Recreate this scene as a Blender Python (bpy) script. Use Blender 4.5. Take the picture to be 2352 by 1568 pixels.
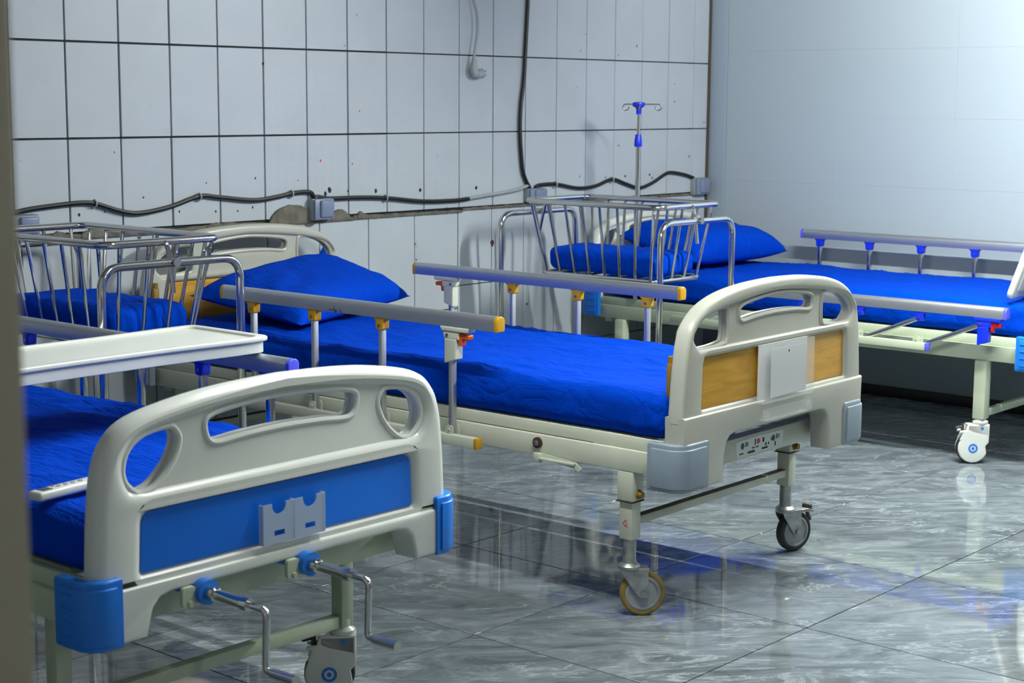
import bpy, bmesh, math, random
from math import sin, cos, pi, radians, sqrt
from mathutils import Vector, Matrix, noise as mnoise
random.seed(7)
S = bpy.context.scene
C = S.collection
for o in list(bpy.data.objects): bpy.data.objects.remove(o)

# ------------------------------------------------------------------ camera
CAM = Vector((-3.8254, -4.6614, 1.3484))
YAW, PIT, ROL = 0.857909, -0.144779, 0.006321
fw = Vector((sin(YAW)*cos(PIT), cos(YAW)*cos(PIT), sin(PIT)))
rt = Vector((cos(YAW), -sin(YAW), 0)); up = rt.cross(fw)
r2 = cos(ROL)*rt + sin(ROL)*up; u2 = -sin(ROL)*rt + cos(ROL)*up
cd = bpy.data.cameras.new('camera'); cam = bpy.data.objects.new('camera', cd); C.objects.link(cam)
M = Matrix((r2, u2, -fw)).transposed().to_4x4(); M.translation = CAM
cam.matrix_world = M
cd.sensor_width = 36; cd.lens = 3813.24/2352*36; cd.clip_start = 0.02
cd.dof.use_dof = True; cd.dof.focus_distance = 4.65; cd.dof.aperture_fstop = 7.5
S.camera = cam

# ------------------------------------------------------------------ world, exposure
W = bpy.data.worlds.new('world'); S.world = W; W.use_nodes = True
bg = W.node_tree.nodes['Background']; bg.inputs[0].default_value = (0.75, 0.80, 0.85, 1); bg.inputs[1].default_value = 0.28
S.view_settings.view_transform = 'Standard'; S.view_settings.look = 'None'
S.view_settings.gamma = 1; S.view_settings.use_curve_mapping = False
S.view_settings.exposure = 0.42
LAMP_W = 158.0; LAMP_Z = 1.93; LAMP_C = (.965, 1.0, .965, 1)

# ------------------------------------------------------------------ helpers
ALB = .78        # overall paint reflectance; the exposure makes up for it
def lin(r, g, b):
    f = lambda c: (c/255/12.92) if c/255 <= .04045 else ((c/255+.055)/1.055)**2.4
    return (f(r)*ALB, f(g)*ALB, f(b)*ALB, 1)
MATS = {}
def mat(name, col, rough=.5, metal=0, spec=.5, bump=0, bscale=40, var=0, vscale=8, coat=0, trans=0, alpha=1, stretch=(1,1,1), detail=3, sheen=0):
    m = bpy.data.materials.new(name); m.use_nodes = True; MATS[name] = m
    nt = m.node_tree; p = nt.nodes['Principled BSDF']
    c = col if len(col) == 4 else (*col, 1)
    p.inputs['Base Color'].default_value = c; p.inputs['Roughness'].default_value = rough
    p.inputs['Metallic'].default_value = metal; p.inputs['Specular IOR Level'].default_value = spec
    p.inputs['Coat Weight'].default_value = coat; p.inputs['Transmission Weight'].default_value = trans
    p.inputs['Alpha'].default_value = alpha; p.inputs['Sheen Weight'].default_value = sheen
    tc = nt.nodes.new('ShaderNodeTexCoord'); mp = nt.nodes.new('ShaderNodeMapping')
    mp.inputs['Scale'].default_value = stretch
    nt.links.new(tc.outputs['Object'], mp.inputs[0])
    if var:
        n = nt.nodes.new('ShaderNodeTexNoise'); n.inputs['Scale'].default_value = vscale; n.inputs['Detail'].default_value = 4
        nt.links.new(mp.outputs[0], n.inputs['Vector'])
        r = nt.nodes.new('ShaderNodeValToRGB')
        r.color_ramp.elements[0].position = .3; r.color_ramp.elements[1].position = .7
        r.color_ramp.elements[0].color = tuple(max(0, x*(1-var)) for x in c[:3])+(1,)
        r.color_ramp.elements[1].color = tuple(min(1, x*(1+var)) for x in c[:3])+(1,)
        nt.links.new(n.outputs['Fac'], r.inputs[0]); nt.links.new(r.outputs[0], p.inputs['Base Color'])
    if bump:
        n = nt.nodes.new('ShaderNodeTexNoise'); n.inputs['Scale'].default_value = bscale; n.inputs['Detail'].default_value = detail
        nt.links.new(mp.outputs[0], n.inputs['Vector'])
        b = nt.nodes.new('ShaderNodeBump'); b.inputs['Strength'].default_value = bump; b.inputs['Distance'].default_value = .01
        nt.links.new(n.outputs['Fac'], b.inputs['Height']); nt.links.new(b.outputs[0], p.inputs['Normal'])
    return m

class MB:
    """collects geometry; build() links it as one mesh object"""
    def __init__(s): s.v = []; s.f = []; s.sm = []
    def add(s, v, f, smooth=True, M=None):
        o = len(s.v)
        s.v += [tuple(M @ Vector(p)) if M else tuple(p) for p in v]
        s.f += [tuple(i+o for i in q) for q in f]; s.sm += [smooth]*len(f); return s
    def bm(s, b, M=None):
        b.verts.index_update()
        return s.add([v.co[:] for v in b.verts], [[v.index for v in f.verts] for f in b.faces], True, M)
    def box(s, c, d, r=0, seg=2, rot=None):
        b = bmesh.new(); bmesh.ops.create_cube(b, size=1)
        for v in b.verts: v.co = Vector((v.co.x*d[0], v.co.y*d[1], v.co.z*d[2]))
        if r: bmesh.ops.bevel(b, geom=list(b.edges), offset=min(r, min(d)*.49), segments=seg, affect='EDGES', profile=.5)
        M = Matrix.Translation(c)
        if rot: M = M @ rot
        s.bm(b, M); b.free(); return s
    def lohi(s, lo, hi, r=0, seg=2):
        return s.box([(a+b)/2 for a, b in zip(lo, hi)], [abs(b-a) for a, b in zip(lo, hi)], r, seg)
    def tube(s, path, r, n=10, closed=False, cap=True):
        P = [Vector(p) for p in path]; N = len(P); rings = []
        rr = r if isinstance(r, (list, tuple)) else [r]*N
        prev = None
        for i in range(N):
            if closed: t = (P[(i+1) % N]-P[i-1])
            else: t = P[min(i+1, N-1)]-P[max(i-1, 0)]
            t.normalize()
            if prev is None:
                a = Vector((0, 0, 1)) if abs(t.z) < .9 else Vector((1, 0, 0))
                x = t.cross(a).normalized()
            else:
                x = (prev - t*prev.dot(t)).normalized()
            prev = x; y = t.cross(x)
            rings.append([P[i]+rr[i]*(cos(2*pi*k/n)*x+sin(2*pi*k/n)*y) for k in range(n)])
        v = [p for g in rings for p in g]; f = []
        for i in range(N if closed else N-1):
            j = (i+1) % N
            for k in range(n): f.append((i*n+k, i*n+(k+1) % n, j*n+(k+1) % n, j*n+k))
        if cap and not closed:
            f.append(tuple(range(n))[::-1]); f.append(tuple((N-1)*n+k for k in range(n)))
        return s.add(v, f)
    def cyl(s, a, b, r, n=14, r2=None):
        return s.tube([a, b], [r, r if r2 is None else r2], n)
    def lathe(s, prof, n=24, M=None, cap=True):
        """profile of (radius, height) about z"""
        v = []; f = []; N = len(prof)
        for (r, z) in prof:
            for k in range(n): v.append((r*cos(2*pi*k/n), r*sin(2*pi*k/n), z))
        for i in range(N-1):
            for k in range(n): f.append((i*n+k, i*n+(k+1) % n, (i+1)*n+(k+1) % n, (i+1)*n+k))
        if cap: f.append(tuple(range(n))[::-1]); f.append(tuple((N-1)*n+k for k in range(n)))
        return s.add(v, f, True, M)
    def slab(s, polys, thick, bevel=0, M=None, bres=3):
        """filled 2-D outline (first) with holes, given thickness; bevelled edges stay inside the outline"""
        cu = bpy.data.curves.new('tmp', 'CURVE'); cu.dimensions = '2D'; cu.fill_mode = 'BOTH'
        cu.extrude = max(thick/2-bevel, 0); cu.bevel_depth = bevel; cu.bevel_resolution = bres; cu.offset = -bevel
        for pl in polys:
            sp = cu.splines.new('POLY'); sp.points.add(len(pl)-1); sp.use_cyclic_u = True
            for q, p in zip(sp.points, pl): q.co = (p[0], p[1], 0, 1)
        ob = bpy.data.objects.new('tmp', cu); me = bpy.data.meshes.new_from_object(ob)
        s.add([v.co[:] for v in me.vertices], [tuple(p.vertices) for p in me.polygons], True, M)
        bpy.data.objects.remove(ob); bpy.data.curves.remove(cu); bpy.data.meshes.remove(me); return s
    def mesh(s, name, m, angle=40):
        me = bpy.data.meshes.new(name); me.from_pydata(s.v, [], s.f); me.update()
        me.polygons.foreach_set('use_smooth', s.sm)
        b = bmesh.new(); b.from_mesh(me); bmesh.ops.remove_doubles(b, verts=b.verts, dist=1e-5)
        bmesh.ops.recalc_face_normals(b, faces=b.faces); b.to_mesh(me); b.free()
        try: me.set_sharp_from_angle(angle=radians(angle))
        except Exception: pass
        me.materials.append(MATS[m]); return me
    def build(s, name, m, parent=None, loc=None, angle=40):
        o = bpy.data.objects.new(name, s.mesh(name, m, angle)); C.objects.link(o)
        if parent: o.parent = parent
        if loc: o.location = loc
        return o
# slab planes: XZ = outline drawn as (x, z), thickness along y
def XZ(y): return Matrix.Translation((0, y, 0)) @ Matrix.Rotation(pi/2, 4, 'X')
def XY(z): return Matrix.Translation((0, 0, z))
def YZ(x): return Matrix.Translation((x, 0, 0)) @ Matrix(((0,0,1,0),(1,0,0,0),(0,1,0,0),(0,0,0,1)))

def tag(o, label, cat, group=None):
    o['label'] = label; o['category'] = cat
    if group: o['group'] = group
    return o
def empty(name, loc=(0,0,0), rz=0):
    o = bpy.data.objects.new(name, None); o.location = loc; o.rotation_euler = (0, 0, rz); o.empty_display_size = .1
    C.objects.link(o); return o
def struct(o): o['kind'] = 'structure'; return o
def inst(name, me, parent, loc=(0,0,0), rz=0, scale=None):
    o = bpy.data.objects.new(name, me); C.objects.link(o); o.parent = parent; o.location = loc; o.rotation_euler = (0,0,rz)
    if scale: o.scale = scale
    return o
def catmull(P, n=6, closed=True):
    out = []; N = len(P)
    for i in range(N if closed else N-1):
        if closed: a, b, c, d = P[i-1], P[i], P[(i+1) % N], P[(i+2) % N]
        else: a, b, c, d = P[max(i-1,0)], P[i], P[i+1], P[min(i+2, N-1)]
        for k in range(n):
            t = k/n
            out.append(tuple(.5*((2*q)+(r-p)*t+(2*p-5*q+4*r-s_)*t*t+(3*q-p-3*r+s_)*t**3) for p, q, r, s_ in zip(a, b, c, d)))
    if not closed: out.append(tuple(P[-1]))
    return out
def rpoly(P, rad, n=5):
    """polygon with rounded corners; rad scalar or list"""
    out = []; N = len(P)
    for i in range(N):
        r = rad[i] if isinstance(rad, (list, tuple)) else rad
        b = Vector(P[i]); a = Vector(P[i-1]); c = Vector(P[(i+1) % N])
        if r <= 0: out.append(tuple(b)); continue
        u = (a-b); w = (c-b); r_ = min(r, u.length*.49, w.length*.49); u.normalize(); w.normalize()
        p, q = b+u*r_, b+w*r_
        for k in range(n+1):
            t = k/n; out.append(tuple((1-t)**2*p+2*t*(1-t)*b+t*t*q))
    return out
def rpath(P, r, n=6):
    out = [tuple(P[0])]
    for i in range(1, len(P)-1):
        b = Vector(P[i]); u = Vector(P[i-1])-b; w = Vector(P[i+1])-b
        r_ = min(r, u.length*.49, w.length*.49); u.normalize(); w.normalize(); p, q = b+u*r_, b+w*r_
        for k in range(n+1):
            t = k/n; out.append(tuple((1-t)**2*p+2*t*(1-t)*b+t*t*q))
    out.append(tuple(P[-1])); return out
def mirror(h): return [(-x, z) for x, z in reversed(h)]

# ------------------------------------------------------------------ materials
def grain(name, a, b, axis, scale=6, rough=.35):
    m = mat(name, a, rough); nt = m.node_tree; p = nt.nodes['Principled BSDF']
    mp = [n for n in nt.nodes if n.type == 'MAPPING'][0]
    mp.inputs['Scale'].default_value = axis
    n = nt.nodes.new('ShaderNodeTexNoise'); n.inputs['Scale'].default_value = scale; n.inputs['Detail'].default_value = 6; n.inputs['Distortion'].default_value = .6
    r = nt.nodes.new('ShaderNodeValToRGB'); r.color_ramp.elements[0].position = .35; r.color_ramp.elements[1].position = .65
    r.color_ramp.elements[0].color = a; r.color_ramp.elements[1].color = b
    nt.links.new(mp.outputs[0], n.inputs['Vector']); nt.links.new(n.outputs['Fac'], r.inputs[0]); nt.links.new(r.outputs[0], p.inputs['Base Color'])
    return m
mat('ivory', lin(196,197,184), .32, var=.03, vscale=5)
mat('white_plastic', lin(232,236,228), .3, var=.02)
mat('cream_paint', lin(216,220,200), .33, var=.05, vscale=7)
mat('cream_green', lin(196,208,180), .35, var=.05, vscale=7)
mat('grey_plastic', lin(150,166,178), .38, var=.04, vscale=12)
mat('blue_plastic', lin(24,128,236), .33)
mat('blue_panel', lin(0,122,245), .35, var=.03, vscale=10)
mat('blue_fitting', lin(10,50,235), .35)
mat('violet_cap', lin(95,100,250), .35)
mat('yellow', lin(212,160,18), .35)
mat('olive', lin(150,118,30), .4)
mat('orange', lin(228,92,10), .35)
mat('red', lin(205,10,20), .35)
grain('wood', lin(214,156,50), lin(236,184,76), (1.2, 1, 9), 5)
mat('aluminium', (.60,.62,.64), .46, 1)
mat('chrome', (.66,.65,.62), .13, 1)
mat('steel', (.42,.42,.41), .3, 1)
mat('castor_metal', (.40,.41,.40), .38, .85, var=.25, vscale=40)
mat('dark_metal', (.10,.09,.08), .45, .6)
mat('rust', (.05,.02,.015), .8)
mat('rubber_tan', lin(150,128,66), .6, var=.25, vscale=30)
mat('rubber_dark', lin(46,44,44), .6)
mat('wheel_grey', lin(160,166,170), .4, var=.08, vscale=30)
mat('black', (.012,.013,.016), .5)
mat('cable_black', lin(8,17,19), .45)
mat('cable_grey', lin(168,178,182), .45)
mat('paper', lin(228,232,232), .6)
mat('acrylic', (.8,.83,.82), .12, alpha=.12, spec=.6)
mat('frosted', lin(205,222,240), .35, alpha=.62)
mat('plaster', lin(130,134,136), .6, bump=.05, bscale=30)
mat('grout', lin(22,32,38), .8, var=.3, vscale=15)
mat('mortar', lin(112,108,98), .9, bump=.9, bscale=45, var=.35, vscale=22)
mat('floor_grout', lin(70,72,60), .8)
mat('skirting', lin(20,20,30), .4)
mat('box_plastic', lin(150,158,160), .4)
mat('box_cover', lin(128,142,170), .4)
mat('jamb', lin(178,172,150), .7, var=.06, vscale=3)
mat('ceiling', lin(120,122,124), .7)
mat('brown_pipe', lin(70,62,46), .6)
mat('rust_and_shade', lin(92,76,66), .7, var=.2, vscale=20)  # rust on the side beams, painted shade on the cross bars
mat('corner_strip', lin(158,172,186), .5)
mat('dirt', lin(24,32,36), .8)
mat('teal_print', lin(20,100,115), .5)
mat('dark_print', lin(40,45,50), .6)
mat('pink_print', lin(225,80,110), .6)
mat('sticker', lin(240,248,240), .45)
mat('screen', lin(60,70,80), .3)
def cloth(name, col):
    m = mat(name, col, .8, spec=.03); nt = m.node_tree; p = nt.nodes['Principled BSDF']
    tc = [n for n in nt.nodes if n.type == 'TEX_COORD'][0]
    hs = []
    for sc, st, rot in ((6, (1, .22, .25), .45), (15, (1, .2, .2), .9), (26, (1, .25, .25), -.35)):
        mp = nt.nodes.new('ShaderNodeMapping'); mp.inputs['Scale'].default_value = st; mp.inputs['Rotation'].default_value = (0, 0, rot)
        n = nt.nodes.new('ShaderNodeTexNoise'); n.inputs['Scale'].default_value = sc; n.inputs['Detail'].default_value = 3; n.inputs['Distortion'].default_value = 1.2
        nt.links.new(tc.outputs['Object'], mp.inputs[0]); nt.links.new(mp.outputs[0], n.inputs['Vector'])
        a = nt.nodes.new('ShaderNodeMath'); a.operation = 'SUBTRACT'; a.inputs[1].default_value = .5
        b = nt.nodes.new('ShaderNodeMath'); b.operation = 'ABSOLUTE'
        c = nt.nodes.new('ShaderNodeMath'); c.operation = 'POWER'; c.inputs[1].default_value = .6
        nt.links.new(n.outputs['Fac'], a.inputs[0]); nt.links.new(a.outputs[0], b.inputs[0]); nt.links.new(b.outputs[0], c.inputs[0]); hs.append(c)
    s1 = nt.nodes.new('ShaderNodeMath'); s2 = nt.nodes.new('ShaderNodeMath')
    nt.links.new(hs[0].outputs[0], s1.inputs[0]); nt.links.new(hs[1].outputs[0], s1.inputs[1])
    nt.links.new(s1.outputs[0], s2.inputs[0]); nt.links.new(hs[2].outputs[0], s2.inputs[1])
    bp = nt.nodes.new('ShaderNodeBump'); bp.inputs['Strength'].default_value = .48; bp.inputs['Distance'].default_value = .014
    nt.links.new(s2.outputs[0], bp.inputs['Height']); nt.links.new(bp.outputs[0], p.inputs['Normal'])
    return m
cloth('blue_sheet', (.0, .043, .44, 1))

def tile_mat(name, base, rough, emboss=False, speck=True):
    m = mat(name, base, rough, spec=.3); nt = m.node_tree; p = nt.nodes['Principled BSDF']
    tc = [n for n in nt.nodes if n.type == 'TEX_COORD'][0]; oi = nt.nodes.new('ShaderNodeObjectInfo')
    va = nt.nodes.new('ShaderNodeVectorMath'); va.operation = 'ADD'
    sc = nt.nodes.new('ShaderNodeMath'); sc.operation = 'MULTIPLY'; sc.inputs[1].default_value = 37
    nt.links.new(oi.outputs['Random'], sc.inputs[0]); nt.links.new(tc.outputs['Object'], va.inputs[0]); nt.links.new(sc.outputs[0], va.inputs[1])
    n = nt.nodes.new('ShaderNodeTexNoise'); n.inputs['Scale'].default_value = 7; n.inputs['Detail'].default_value = 3
    nt.links.new(va.outputs[0], n.inputs['Vector'])
    r = nt.nodes.new('ShaderNodeValToRGB'); r.color_ramp.elements[0].position = .3; r.color_ramp.elements[1].position = .7
    r.color_ramp.elements[0].color = tuple(x*.95 for x in base[:3])+(1,); r.color_ramp.elements[1].color = base
    nt.links.new(n.outputs['Fac'], r.inputs[0])
    # small dark specks of dirt
    n2 = nt.nodes.new('ShaderNodeTexNoise'); n2.inputs['Scale'].default_value = 26; n2.inputs['Detail'].default_value = 2
    nt.links.new(va.outputs[0], n2.inputs['Vector'])
    r2_ = nt.nodes.new('ShaderNodeValToRGB'); r2_.color_ramp.elements[0].position = .755; r2_.color_ramp.elements[1].position = .80
    nt.links.new(n2.outputs['Fac'], r2_.inputs[0])
    mx = nt.nodes.new('ShaderNodeMixRGB'); mx.inputs[2].default_value = (.05,.06,.06,1); mx.inputs[0].default_value = 0
    if speck: nt.links.new(r2_.outputs[0], mx.inputs[0]); nt.links.new(r.outputs[0], mx.inputs[1]); nt.links.new(mx.outputs[0], p.inputs['Base Color'])
    if emboss:
        vo = nt.nodes.new('ShaderNodeTexVoronoi'); vo.inputs['Scale'].default_value = 26; vo.inputs['Randomness'].default_value = .15
        nt.links.new(tc.outputs['Object'], vo.inputs['Vector'])
        rr = nt.nodes.new('ShaderNodeValToRGB'); rr.color_ramp.elements[0].position = .35; rr.color_ramp.elements[1].position = .5
        nt.links.new(vo.outputs['Distance'], rr.inputs[0])
        bp = nt.nodes.new('ShaderNodeBump'); bp.inputs['Strength'].default_value = .11; bp.inputs['Distance'].default_value = .004
        nt.links.new(rr.outputs[0], bp.inputs['Height']); nt.links.new(bp.outputs[0], p.inputs['Normal'])
    return m
tile_mat('wall_tile', lin(200,209,216), .5)
tile_mat('wall_tile_flower', lin(199,208,215), .45, True)
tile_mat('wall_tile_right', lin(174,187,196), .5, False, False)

def marble():
    m = mat('floor_marble', lin(130,140,148), .045, spec=.55); nt = m.node_tree; p = nt.nodes['Principled BSDF']
    tc = [n for n in nt.nodes if n.type == 'TEX_COORD'][0]; oi = nt.nodes.new('ShaderNodeObjectInfo')
    sc = nt.nodes.new('ShaderNodeMath'); sc.operation = 'MULTIPLY'; sc.inputs[1].default_value = 61
    va = nt.nodes.new('ShaderNodeVectorMath'); va.operation = 'ADD'
    nt.links.new(oi.outputs['Random'], sc.inputs[0]); nt.links.new(tc.outputs['Object'], va.inputs[0]); nt.links.new(sc.outputs[0], va.inputs[1])
    rot0 = nt.nodes.new('ShaderNodeMapping'); rot0.inputs['Rotation'].default_value = (0,0,radians(44)); nt.links.new(va.outputs[0], rot0.inputs[0])
    def nz(scale, st, detail, dist):
        mp = nt.nodes.new('ShaderNodeMapping'); mp.inputs['Scale'].default_value = st
        nt.links.new(rot0.outputs[0], mp.inputs[0])
        n = nt.nodes.new('ShaderNodeTexNoise'); n.inputs['Scale'].default_value = scale; n.inputs['Detail'].default_value = detail
        n.inputs['Distortion'].default_value = dist; n.inputs['Roughness'].default_value = .6
        nt.links.new(mp.outputs[0], n.inputs['Vector']); return n
    def ramp(src, pts):
        r = nt.nodes.new('ShaderNodeValToRGB'); e = r.color_ramp.elements
        while len(e) < len(pts): e.new(.5)
        for q, (pos, c) in zip(e, pts): q.position = pos; q.color = c
        nt.links.new(src, r.inputs[0]); return r
    a = nz(4.5, (.7,1.7,1), 12, 1.6); a.inputs['Roughness'].default_value = .68
    ra = ramp(a.outputs['Fac'], [(.30, lin(88,97,101)), (.45, lin(116,126,132)), (.57, lin(136,146,152)), (.74, lin(172,181,187))])
    b = nz(3.2, (.5,1.7,1), 12, 2.2)
    # thin bright veins where the noise crosses the middle
    s1 = nt.nodes.new('ShaderNodeMath'); s1.operation = 'SUBTRACT'; s1.inputs[1].default_value = .5
    s2 = nt.nodes.new('ShaderNodeMath'); s2.operation = 'ABSOLUTE'
    nt.links.new(b.outputs['Fac'], s1.inputs[0]); nt.links.new(s1.outputs[0], s2.inputs[0])
    rb = ramp(s2.outputs[0], [(0, (.9,.9,.9,1)), (.008, (.4,.4,.4,1)), (.022, (0,0,0,1))])
    msk = nz(3.3, (1,1,1), 2, 0); rm = ramp(msk.outputs['Fac'], [(.38, (0,0,0,1)), (.55, (1,1,1,1))])
    mul = nt.nodes.new('ShaderNodeMixRGB'); mul.blend_type = 'MULTIPLY'; mul.inputs[0].default_value = 1
    nt.links.new(rb.outputs[0], mul.inputs[1]); nt.links.new(rm.outputs[0], mul.inputs[2])
    mx = nt.nodes.new('ShaderNodeMixRGB'); mx.inputs[2].default_value = lin(186,197,203)
    nt.links.new(mul.outputs[0], mx.inputs[0]); nt.links.new(ra.outputs[0], mx.inputs[1])
    nt.links.new(mx.outputs[0], p.inputs['Base Color'])
marble()

# ------------------------------------------------------------------ room shell
XL, XR, YF, ZC = -3.317, 3.034, -6.0, 2.6
JY = -3.82
b = MB(); b.lohi((XL-.7, YF-.1, -.06), (XR+.1, .1, -.008)); floor = struct(b.build('floor', 'floor_grout'))
FX0, FY0, FSX, FSY = -.8038, -1.3282, .6148, .6006
tm = MB(); tm.lohi((.0018, .0018, -.010), (FSX-.0018, FSY-.0018, 0), .0008, 1); ftile = tm.mesh('tile', 'floor_marble')
for i in range(-7, 7):
    for j in range(-8, 4):
        x = FX0+i*FSX; y = FY0+j*FSY
        if x > XR-.02 or x+FSX < XL-.6 or y > -.02 or y+FSY < YF: continue
        if x+FSX > XR or y+FSY > 0:
            q = MB(); q.lohi((.0014, .0014, -.010), (min(FSX, XR-x)-.0014, min(FSY, -y)-.0014, 0), .0008, 1)
            inst('tile', q.mesh('tile', 'floor_marble'), floor, (x, y, 0))
        else: inst('tile', ftile, floor, (x, y, 0))
# tiled back wall: mortar bed with tiles standing proud
b = MB(); b.lohi((XL-.12, .008, -.06), (XR+.12, .12, ZC)); wall_back = struct(b.build('wall_back', 'grout'))
b = MB(); b.lohi((XL, .004, 2.152), (XR, .008, ZC)); b.lohi((XL, .004, .004), (-1.50, .008, 2.15)); b.build('plaster_coat', 'plaster', wall_back)
TW, TH = .20889, .3135
X0, ZH2 = -.654, 1.2125
def wtile(x0, x1, z0, z1, m, g=.0022):
    q = MB(); jz = random.uniform(-.0008, .0008)
    q.lohi((x0+g, -.001+jz, z0+g), (x1-g, .008, z1-g), .0012, 1)
    return q.build('tile', m, wall_back)
cols = [X0+TW*k for k in range(-4, 19)]
for k in range(len(cols)-1):
    x0, x1 = cols[k], min(cols[k+1], XR-.004)
    if x1-x0 < .02: continue
    for r in range(-1, 3):
        z0 = ZH2+TH*r; z1 = z0+TH
        if r == -1: z0 = .9035
        fl = 8 <= k <= 12 and random.random() < .9
        wtile(x0, x1, z0, z1, 'wall_tile_flower' if fl else 'wall_tile', .0031 if x0 < .7 else .0024)
# lower courses: wide tiles on the left, small tiles on the right
lx = [.4475+.2573*k for k in range(-7, 4)]
for k in range(len(lx)-1):
    for z0, z1 in ((.486, .8835 if lx[k] < .3 else .887), (.198, .486), (.0, .198)): wtile(lx[k], lx[k+1], z0, z1, 'wall_tile', .0024)
rx = [1.2195+TW*k for k in range(0, 9)]+[XR-.002]
for k in range(len(rx)-1):
    if rx[k+1]-rx[k] < .02: continue
    for z0, z1 in ((.580, .8935), (.2665, .580), (0, .2665)): wtile(rx[k], rx[k+1], z0, z1, 'wall_tile', .002)
# broken mortar along the cut line
def ragged(x0, x1, zb, h, seed, n=60):
    rnd = random.Random(seed); top = []; bot = []
    for i in range(n+1):
        t = i/n; x = x0+(x1-x0)*t
        top.append((x, zb+h(t)+.004*mnoise.noise((x*30, seed, 0))+.002*mnoise.noise((x*90, seed, 3))))
        bot.append((x, zb-.0035+.0015*mnoise.noise((x*40, seed, 9))))
    return top+bot[::-1]
def mortar(poly, y=-.004, d=.01):
    q = MB(); q.slab([poly], d, .002, XZ(y), 1); return q.build('mortar', 'mortar', wall_back)
mortar(ragged(-.95, .62, .885, lambda t: .021-.008*t+.004*sin(t*23), 1.3))
mortar(ragged(.62, 1.24, .8875, lambda t: .0135-.006*t, 4.1))
mortar(ragged(1.24, 2.9, .8945, lambda t: .008-.002*t, 6.7, 90))
hump = lambda x0, x1, h: [(x0+(x1-x0)*t, .892+h*(sin(pi*t**.8)**.8 if 0 < t < 1 else 0)+.005*mnoise.noise((t*9, x0*7, 1))) for t in [i/16 for i in range(17)]]+[(x1, .886), (x0, .886)]
mortar(hump(.19, .47, .063), -.006, .012)
mortar(hump(.502, .602, .036), -.006, .012)
mortar(hump(.636, .69, .022), -.006, .012)
mortar(hump(-.10, .0, .016), -.006, .012)
mortar(hump(-.62, -.5, .022), -.006, .012)
mortar(hump(-.74, -.66, .02), -.006, .012)
mortar([(.395+.025*cos(a), .884+.014*sin(a)) for a in [pi*2*i/16 for i in range(16)]], -.003, .008)
# nail holes and stains
def spot(x, z, r, seed, parent=wall_back, m='dirt'):
    q = MB(); q.slab([[(x+r*(.8+.5*mnoise.noise((cos(a), sin(a), seed)))*cos(a), z+r*1.25*(.8+.5*mnoise.noise((sin(a), cos(a), seed+5)))*sin(a)) for a in [2*pi*i/14 for i in range(14)]]], .0016, 0, XZ(-.0014))
    return q.build('stain', m, parent)
for i, (x, z, r) in enumerate([(.50,1.003,.011),(.478,.991,.009),(.595,.996,.005),(.745,.992,.008),(.995,.985,.007),(1.33,.983,.008),(1.15,.905,.004),(2.36,1.0,.006),(2.02,1.008,.004),(2.21,.998,.004),(-.36,1.01,.003),(-.21,.955,.004),(-.05,.948,.004),(.05,.945,.004),(.135,1.06,.004),(.12,.955,.004),(-.62,.963,.005),(-.52,.968,.003),(.18,1.47,.006),(.34,1.045,.003),(-.09,1.05,.003),(2.55,1.0,.006),(2.57,.985,.005)]):
    spot(x, z, r, i*3.1)
spot(.62, 1.10, .004, 77, m='orange'); spot(.455, 1.115, .005, 78, m='orange'); spot(.66, 1.30, .004, 79, m='orange')
for x, z in ((1.432, .745), (1.432, .41)): spot(x, z, .014, x*7+z, m='rust')
# right wall: big white tiles set tight
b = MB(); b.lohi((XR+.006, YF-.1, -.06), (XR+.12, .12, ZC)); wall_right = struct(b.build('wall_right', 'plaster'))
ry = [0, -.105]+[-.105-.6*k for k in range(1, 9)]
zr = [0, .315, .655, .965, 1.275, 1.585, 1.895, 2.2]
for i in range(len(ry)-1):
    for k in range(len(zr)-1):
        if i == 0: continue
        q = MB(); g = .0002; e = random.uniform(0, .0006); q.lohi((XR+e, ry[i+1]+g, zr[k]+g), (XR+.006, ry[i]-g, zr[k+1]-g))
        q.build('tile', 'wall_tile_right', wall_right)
b = MB(); b.lohi((XR-.008, -.104, 0), (XR+.006, -.001, 2.2), .003); b.build('corner_strip', 'corner_strip', wall_right)
b = MB(); b.lohi((XR-.012, YF, 0), (XR, -.106, .05), .002); struct(b.build('baseboard_right', 'skirting'))
b = MB(); b.lohi((XL-.15, JY, -.06), (XL, .12, ZC)); b.lohi((XL-.15, YF, 2.35), (XL, JY, ZC)); b.lohi((XL-.15, YF-.1, -.06), (XL, JY-1.15, 2.35)); struct(b.build('wall_left', 'plaster'))
b = MB(); b.lohi((XL-.17, JY-.03, 0), (XL+.012, JY+.0, 2.35), .006); b.lohi((XL-.17, JY-1.15, 0), (XL+.012, JY-1.12, 2.35), .006); b.lohi((XL-.17, JY-1.15, 2.35), (XL+.012, JY, 2.38), .006)
struct(b.build('trim_1', 'jamb'))
b = MB(); b.lohi((XL-.15, YF-.12, -.06), (XR+.12, YF, ZC)); struct(b.build('wall_front', 'plaster'))
b = MB(); b.lohi((XL-.15, YF-.12, ZC), (XR+.12, .12, ZC+.1)); struct(b.build('ceiling', 'ceiling'))

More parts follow.
